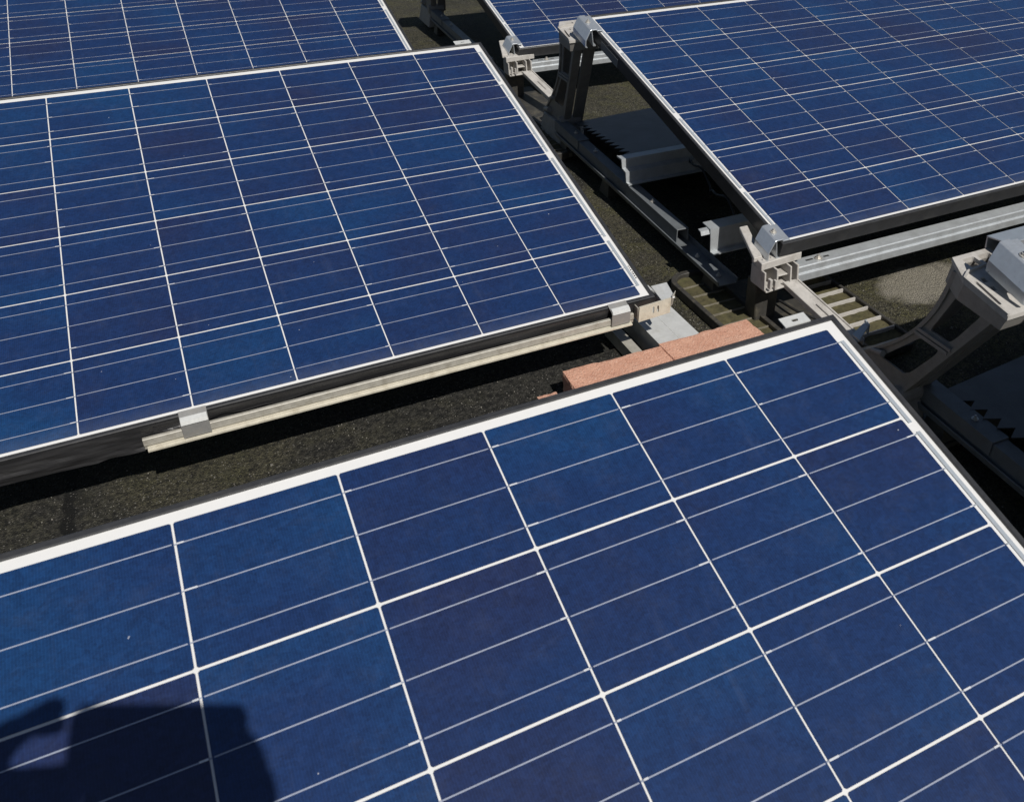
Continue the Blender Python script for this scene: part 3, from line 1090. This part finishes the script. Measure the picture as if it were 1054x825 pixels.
# --- front rails, rear rails
GFR = "silver rails under the panels' front edges"
c = Vector((.36, -.935, .13))
fr = thing("front_rail", "long silver channel rail under the low edge of the upper right panel", "rail", c, GFR)
mb = MB(c)
hole = [rrect(.395, .415, -.9335, -.9275, .002, 2)]
mb.prism([(-.9480, .1080), (-.9480, .1240), (-.9465, .1252), (-.9435, .1256), (-.9435, .1385), (-.9415, .1405), (-.912, .1415), (-.912, .1390),
          (-.9400, .1380), (-.9410, .1370), (-.9410, .1235), (-.9445, .1225), (-.9455, .1100), (-.912, .1100), (-.912, .1080)][::-1], ex(.348), ex(2.05))
mb.build("channel", M['galv'], fr, 0.0005)
for q in ((.384, .402, -.928, -.9235, .1410, .1416), (.428, .442, -.930, -.9255, .1410, .1416)):
    mb = MB(c)
    mb.box(*q)
    mb.build("slot_shade", M['ink_slot'], fr)  # black patch painted for the darkness inside a slot; the rail is uncut
mb = MB(c)
hexbolt(mb, (.414, -.929, .1412), .0058, .005)
mb.build("rail_bolt", M['bolt'], fr)
GRR = "silver rails behind the panels' rear edges"
c = Vector((.35, -1.40, .39))
rr_ = thing("rear_rail", "pale flat-topped rail behind the near end clamp at the right edge", "rail", c, GRR)
mb = MB(c)
mb.sheet([(-1.400, .360), (-1.398, .418), (-1.438, .424), (-1.440, .385)], .0025, ex(.338), ex(2.0))
mb.build("channel", M['bent'], rr_, 0.0005)

# --- cross profiles under the right panels
GZ = "grey sheet profiles crossing under the upper right panel"
for (yb, za, h, xa, lab, kind) in ((-.275, .0895, .056, .2860, "stepped sheet profile crossing the base rail under the upper right panel", 'z'),
                                   (-.712, .0865, .056, .2800, "upright sheet profile with a lit pale end near the front bracket", 'c')):
    c = Vector((xa, yb, za))
    t = thing("cross_profile", lab, "profile", c, GZ)
    mb = MB(c)
    if kind == 'z':
        line = [(yb + .030, za + h), (yb + .004, za + h), (yb, za + h * .60), (yb - .020, za + h * .52), (yb - .024, za + .002), (yb - .040, za + .002)]
    else:
        line = [(yb + .030, za + h + .002), (yb - .004, za + h), (yb - .008, za + .002), (yb - .024, za + .002)]
    mb.sheet(line, .0024, ex(xa), ex(2.0))
    mb.build("folded_sheet", M['galv'], t)
    mb = MB(c)
    if kind == 'z':
        mb.sheet([(p[0], p[1]) for p in line], .0045, ex(xa - .004), ex(xa))
    else:
        mb.sheet([(yb - .002, za + h - .012), (yb + .002, za + h - .004), (yb + .012, za + h - .002)], .003, ex(xa - .022), ex(xa - .0005))
    mb.build("end_lip", M['galv'], t)

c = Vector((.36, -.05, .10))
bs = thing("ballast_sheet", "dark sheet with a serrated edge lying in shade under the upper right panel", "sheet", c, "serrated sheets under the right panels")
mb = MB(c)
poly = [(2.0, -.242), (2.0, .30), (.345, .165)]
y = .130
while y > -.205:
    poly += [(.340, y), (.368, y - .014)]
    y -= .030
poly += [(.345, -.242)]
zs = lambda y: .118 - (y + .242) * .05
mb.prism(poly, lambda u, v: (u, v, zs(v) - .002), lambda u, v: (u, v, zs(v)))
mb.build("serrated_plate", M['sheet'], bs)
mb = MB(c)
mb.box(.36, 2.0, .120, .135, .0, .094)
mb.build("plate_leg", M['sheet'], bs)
# loose cable in the shade behind the foreground panel's corner
mb = MB()
pts = []
for k in range(30):
    s = k / 29
    pts.append((.33 + .10 * s + .01 * math.sin(s * 9), -.80 - .28 * s, .016 + .012 * math.sin(s * 3.1)))
mb.tube(pts, .0032, 8)
tag(mb.build("cable", M['cable'], smooth=True), "black cable lying on the foot between the brackets", "cable")
mb = MB()
pts = []
for k in range(46):
    s_ = k / 45
    pts.append((.375 + .10 * s_ + .012 * math.sin(s_ * 14), -.67 + .40 * s_, .10 + .045 * abs(math.sin(s_ * 6.3)) + .004 * math.sin(s_ * 40)))
mb.tube(pts, .003, 8)
tag(mb.build("cable", M['cable'], smooth=True), "black lead sagging between the two cross profiles under the upper right panel", "cable")

# ------------------------------------------------------------------ the same joint one row back, rails for the other rows
def repeat(o, d, lab):
    c = copy_tree(o)
    c.location = o.location + d
    c['label'] = lab
    return c


ROWT = Vector((0.022, 1.535, 0.006))
ff = repeat(foot, ROWT, "far plastic foot in shade under the rear tall bracket")
for ch_ in list(ff.children):
    if ch_.name.startswith("ladder"):
        bpy.data.objects.remove(ch_)
repeat(lb, ROW, "far pale cast bracket under the front left corner of the rear centre panel")
repeat(tb, ROWT, "tall dark bracket holding up the rear left corner of the upper right panel")
repeat(fr, ROW, "short-looking far silver rail under the rear centre panel's low edge")
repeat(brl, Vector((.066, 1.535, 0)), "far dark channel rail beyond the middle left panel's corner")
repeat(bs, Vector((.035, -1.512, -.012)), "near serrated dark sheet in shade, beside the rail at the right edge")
repeat(tb, ROWT * 2 + Vector((.03, .03, 0)), "foot of a far dark bracket at the top, between the two rear panels")
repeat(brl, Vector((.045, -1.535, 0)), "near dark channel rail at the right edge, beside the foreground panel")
# ------------------------------------------------------------------ the person who takes the picture, holding a phone
ph = MB()
# phone axes: right = camera right, up = camera up; lens near its right end
mat = Matrix((rt, -dn, -fw)).transposed().to_4x4()
mat.translation = CAM
ph.plate(rrect(-.130, .013, -.060, .009, .011, 5), [], lambda u, v: mat @ Vector((u, v, .012)), lambda u, v: mat @ Vector((u, v, .020)))
po = ph.build("phone", M['phone'], None, 0.001, 1)
tag(po, "black phone held sideways behind the camera's viewpoint, casting the straight-topped shadow", "phone")

pc = Vector((-0.735, -2.86, 0))


def skinned(name, chains, mat_, parent=None, sub=1, root=None):
    me = bpy.data.meshes.new(name)
    vs, es, rs = [], [], []
    idx = {}

    def vid(p, r):
        key = tuple(round(x, 4) for x in p)
        if key not in idx:
            idx[key] = len(vs); vs.append(p); rs.append(r)
        return idx[key]
    for ch in chains:
        prev = None
        for p, r in ch:
            i = vid(p, r)
            if prev is not None and prev != i:
                es.append((prev, i))
            prev = i
    me.from_pydata(vs, es, [])
    me.materials.append(mat_)
    o = bpy.data.objects.new(name, me)
    link(o, parent)
    o.modifiers.new("skin", 'SKIN').use_smooth_shade = True
    for i, sv in enumerate(me.skin_vertices[0].data):
        sv.radius = (rs[i], rs[i])
        sv.use_root = (i == 0)
    s = o.modifiers.new("sub", 'SUBSURF')
    s.levels = s.render_levels = sub
    return o


person = thing("person", "person holding up a phone, present only as the shadow at the bottom left", "person", pc)
P = lambda x, y, z: (x - pc.x, y - pc.y, z)
pelvis = P(-.735, -2.96, .90)
belly = P(-.735, -2.95, 1.05)
chest = P(-.735, -2.96, 1.22)
neck = P(-.735, -2.87, 1.37)
headb = P(-.735, -2.845, 1.43)
headm = P(-.735, -2.835, 1.495)
headt = P(-.735, -2.835, 1.56)
ch = [[(pelvis, .13), (belly, .115), (chest, .135), (neck, .052), (headb, .062), (headm, .076), (headt, .058)]]
pw = lambda u, v, w: mat @ Vector((u, v, w))
for s in (-1, 1):
    ch.append([(pelvis, .13), (P(-.735 + s * .095, -2.96, .84), .088), (P(-.735 + s * .10, -2.93, .47), .056), (P(-.735 + s * .105, -2.97, .10), .042), (P(-.735 + s * .11, -2.96, .045), .045), (P(-.735 + s * .12, -2.82, .03), .032)])
    wr = pw(*((-.225, -.085, .055) if s < 0 else (.040, -.150, .055)))
    wr2 = pw(*((-.195, -.050, .034) if s < 0 else (.022, -.105, .036)))
    ch.append([(chest, .135), (P(-.735 + s * .17, -2.96, 1.26), .062), (P(-.735 + s * .24, -2.74, .98), .043), (P(wr.x, wr.y, wr.z), .026), (P(wr2.x, wr2.y, wr2.z), .030)])
body = skinned("body", ch, M['cloth'], person, 2)
# left hand: index finger over the end of the phone, the others folded behind it, thumb below
q = lambda *p: P(*pw(*p))
LW = (q(-.195, -.050, .034), .022)
hc = [[LW, (q(-.172, -.010, .030), .0125), (q(-.146, .008, .024), .0105), (q(-.134, .015, .022), .0085)],
      [LW, (q(-.180, -.006, .034), .0125), (q(-.160, .000, .030), .0105), (q(-.128, -.002, .028), .0085)],
      [LW, (q(-.178, -.050, .034), .017), (q(-.150, -.046, .030), .0125), (q(-.110, -.040, .028), .0095)],
      [LW, (q(-.176, -.064, .036), .015), (q(-.146, -.060, .030), .0115), (q(-.112, -.056, .028), .0090)],
      [LW, (q(-.186, -.076, .038), .013), (q(-.160, -.078, .032), .0110), (q(-.128, -.074, .030), .0085)]]
skinned("hand", hc, M['skin'], person, 1)
RW = (q(.022, -.105, .036), .026)
hc = [[RW, (q(.024, -.055, .034), .020), (q(.016, -.018, .032), .0190), (q(-.002, -.008, .030), .0120)],
      [RW, (q(.028, -.060, .032), .019), (q(.024, -.036, .026), .0145), (q(.002, -.034, .028), .0090)],
      [RW, (q(.022, -.075, .032), .018), (q(.014, -.060, .026), .0115), (q(-.014, -.058, .028), .0090)],
      [RW, (q(.016, -.088, .032), .017), (q(.004, -.078, .028), .0105), (q(-.020, -.074, .028), .0080)],
      [RW, (q(.002, -.100, .040), .016), (q(-.016, -.084, .036), .0115), (q(-.034, -.066, .030), .0095)]]
skinned("hand", hc, M['skin'], person, 1)
# face and hair
mb = MB(pc)
mb.tube([(-.735, -2.882, 1.505), (-.735, -2.858, 1.475), (-.735, -2.874, 1.467)], [.006, .013, .009], 8)
mb.tube([(-.762, -2.883, 1.445), (-.735, -2.875, 1.443), (-.708, -2.883, 1.445)], [.003, .006, .003], 8)
mb.tube([(-.766, -2.887, 1.507), (-.766, -2.880, 1.507)], .010, 10)
mb.tube([(-.704, -2.887, 1.507), (-.704, -2.880, 1.507)], .010, 10)
mb.tube([(-.817, -2.838, 1.525), (-.820, -2.841, 1.495), (-.812, -2.835, 1.465)], [.007, .013, .006], 8)
mb.tube([(-.653, -2.838, 1.525), (-.650, -2.841, 1.495), (-.658, -2.835, 1.465)], [.007, .013, .006], 8)
mb.build("face", M['skin'], person, smooth=True)
hm = skinned("hair", [[(P(-.735, -2.858, 1.505), .078), (P(-.735, -2.845, 1.555), .076), (P(-.735, -2.70, 1.588), .045)]], M['hair'], person, 2)
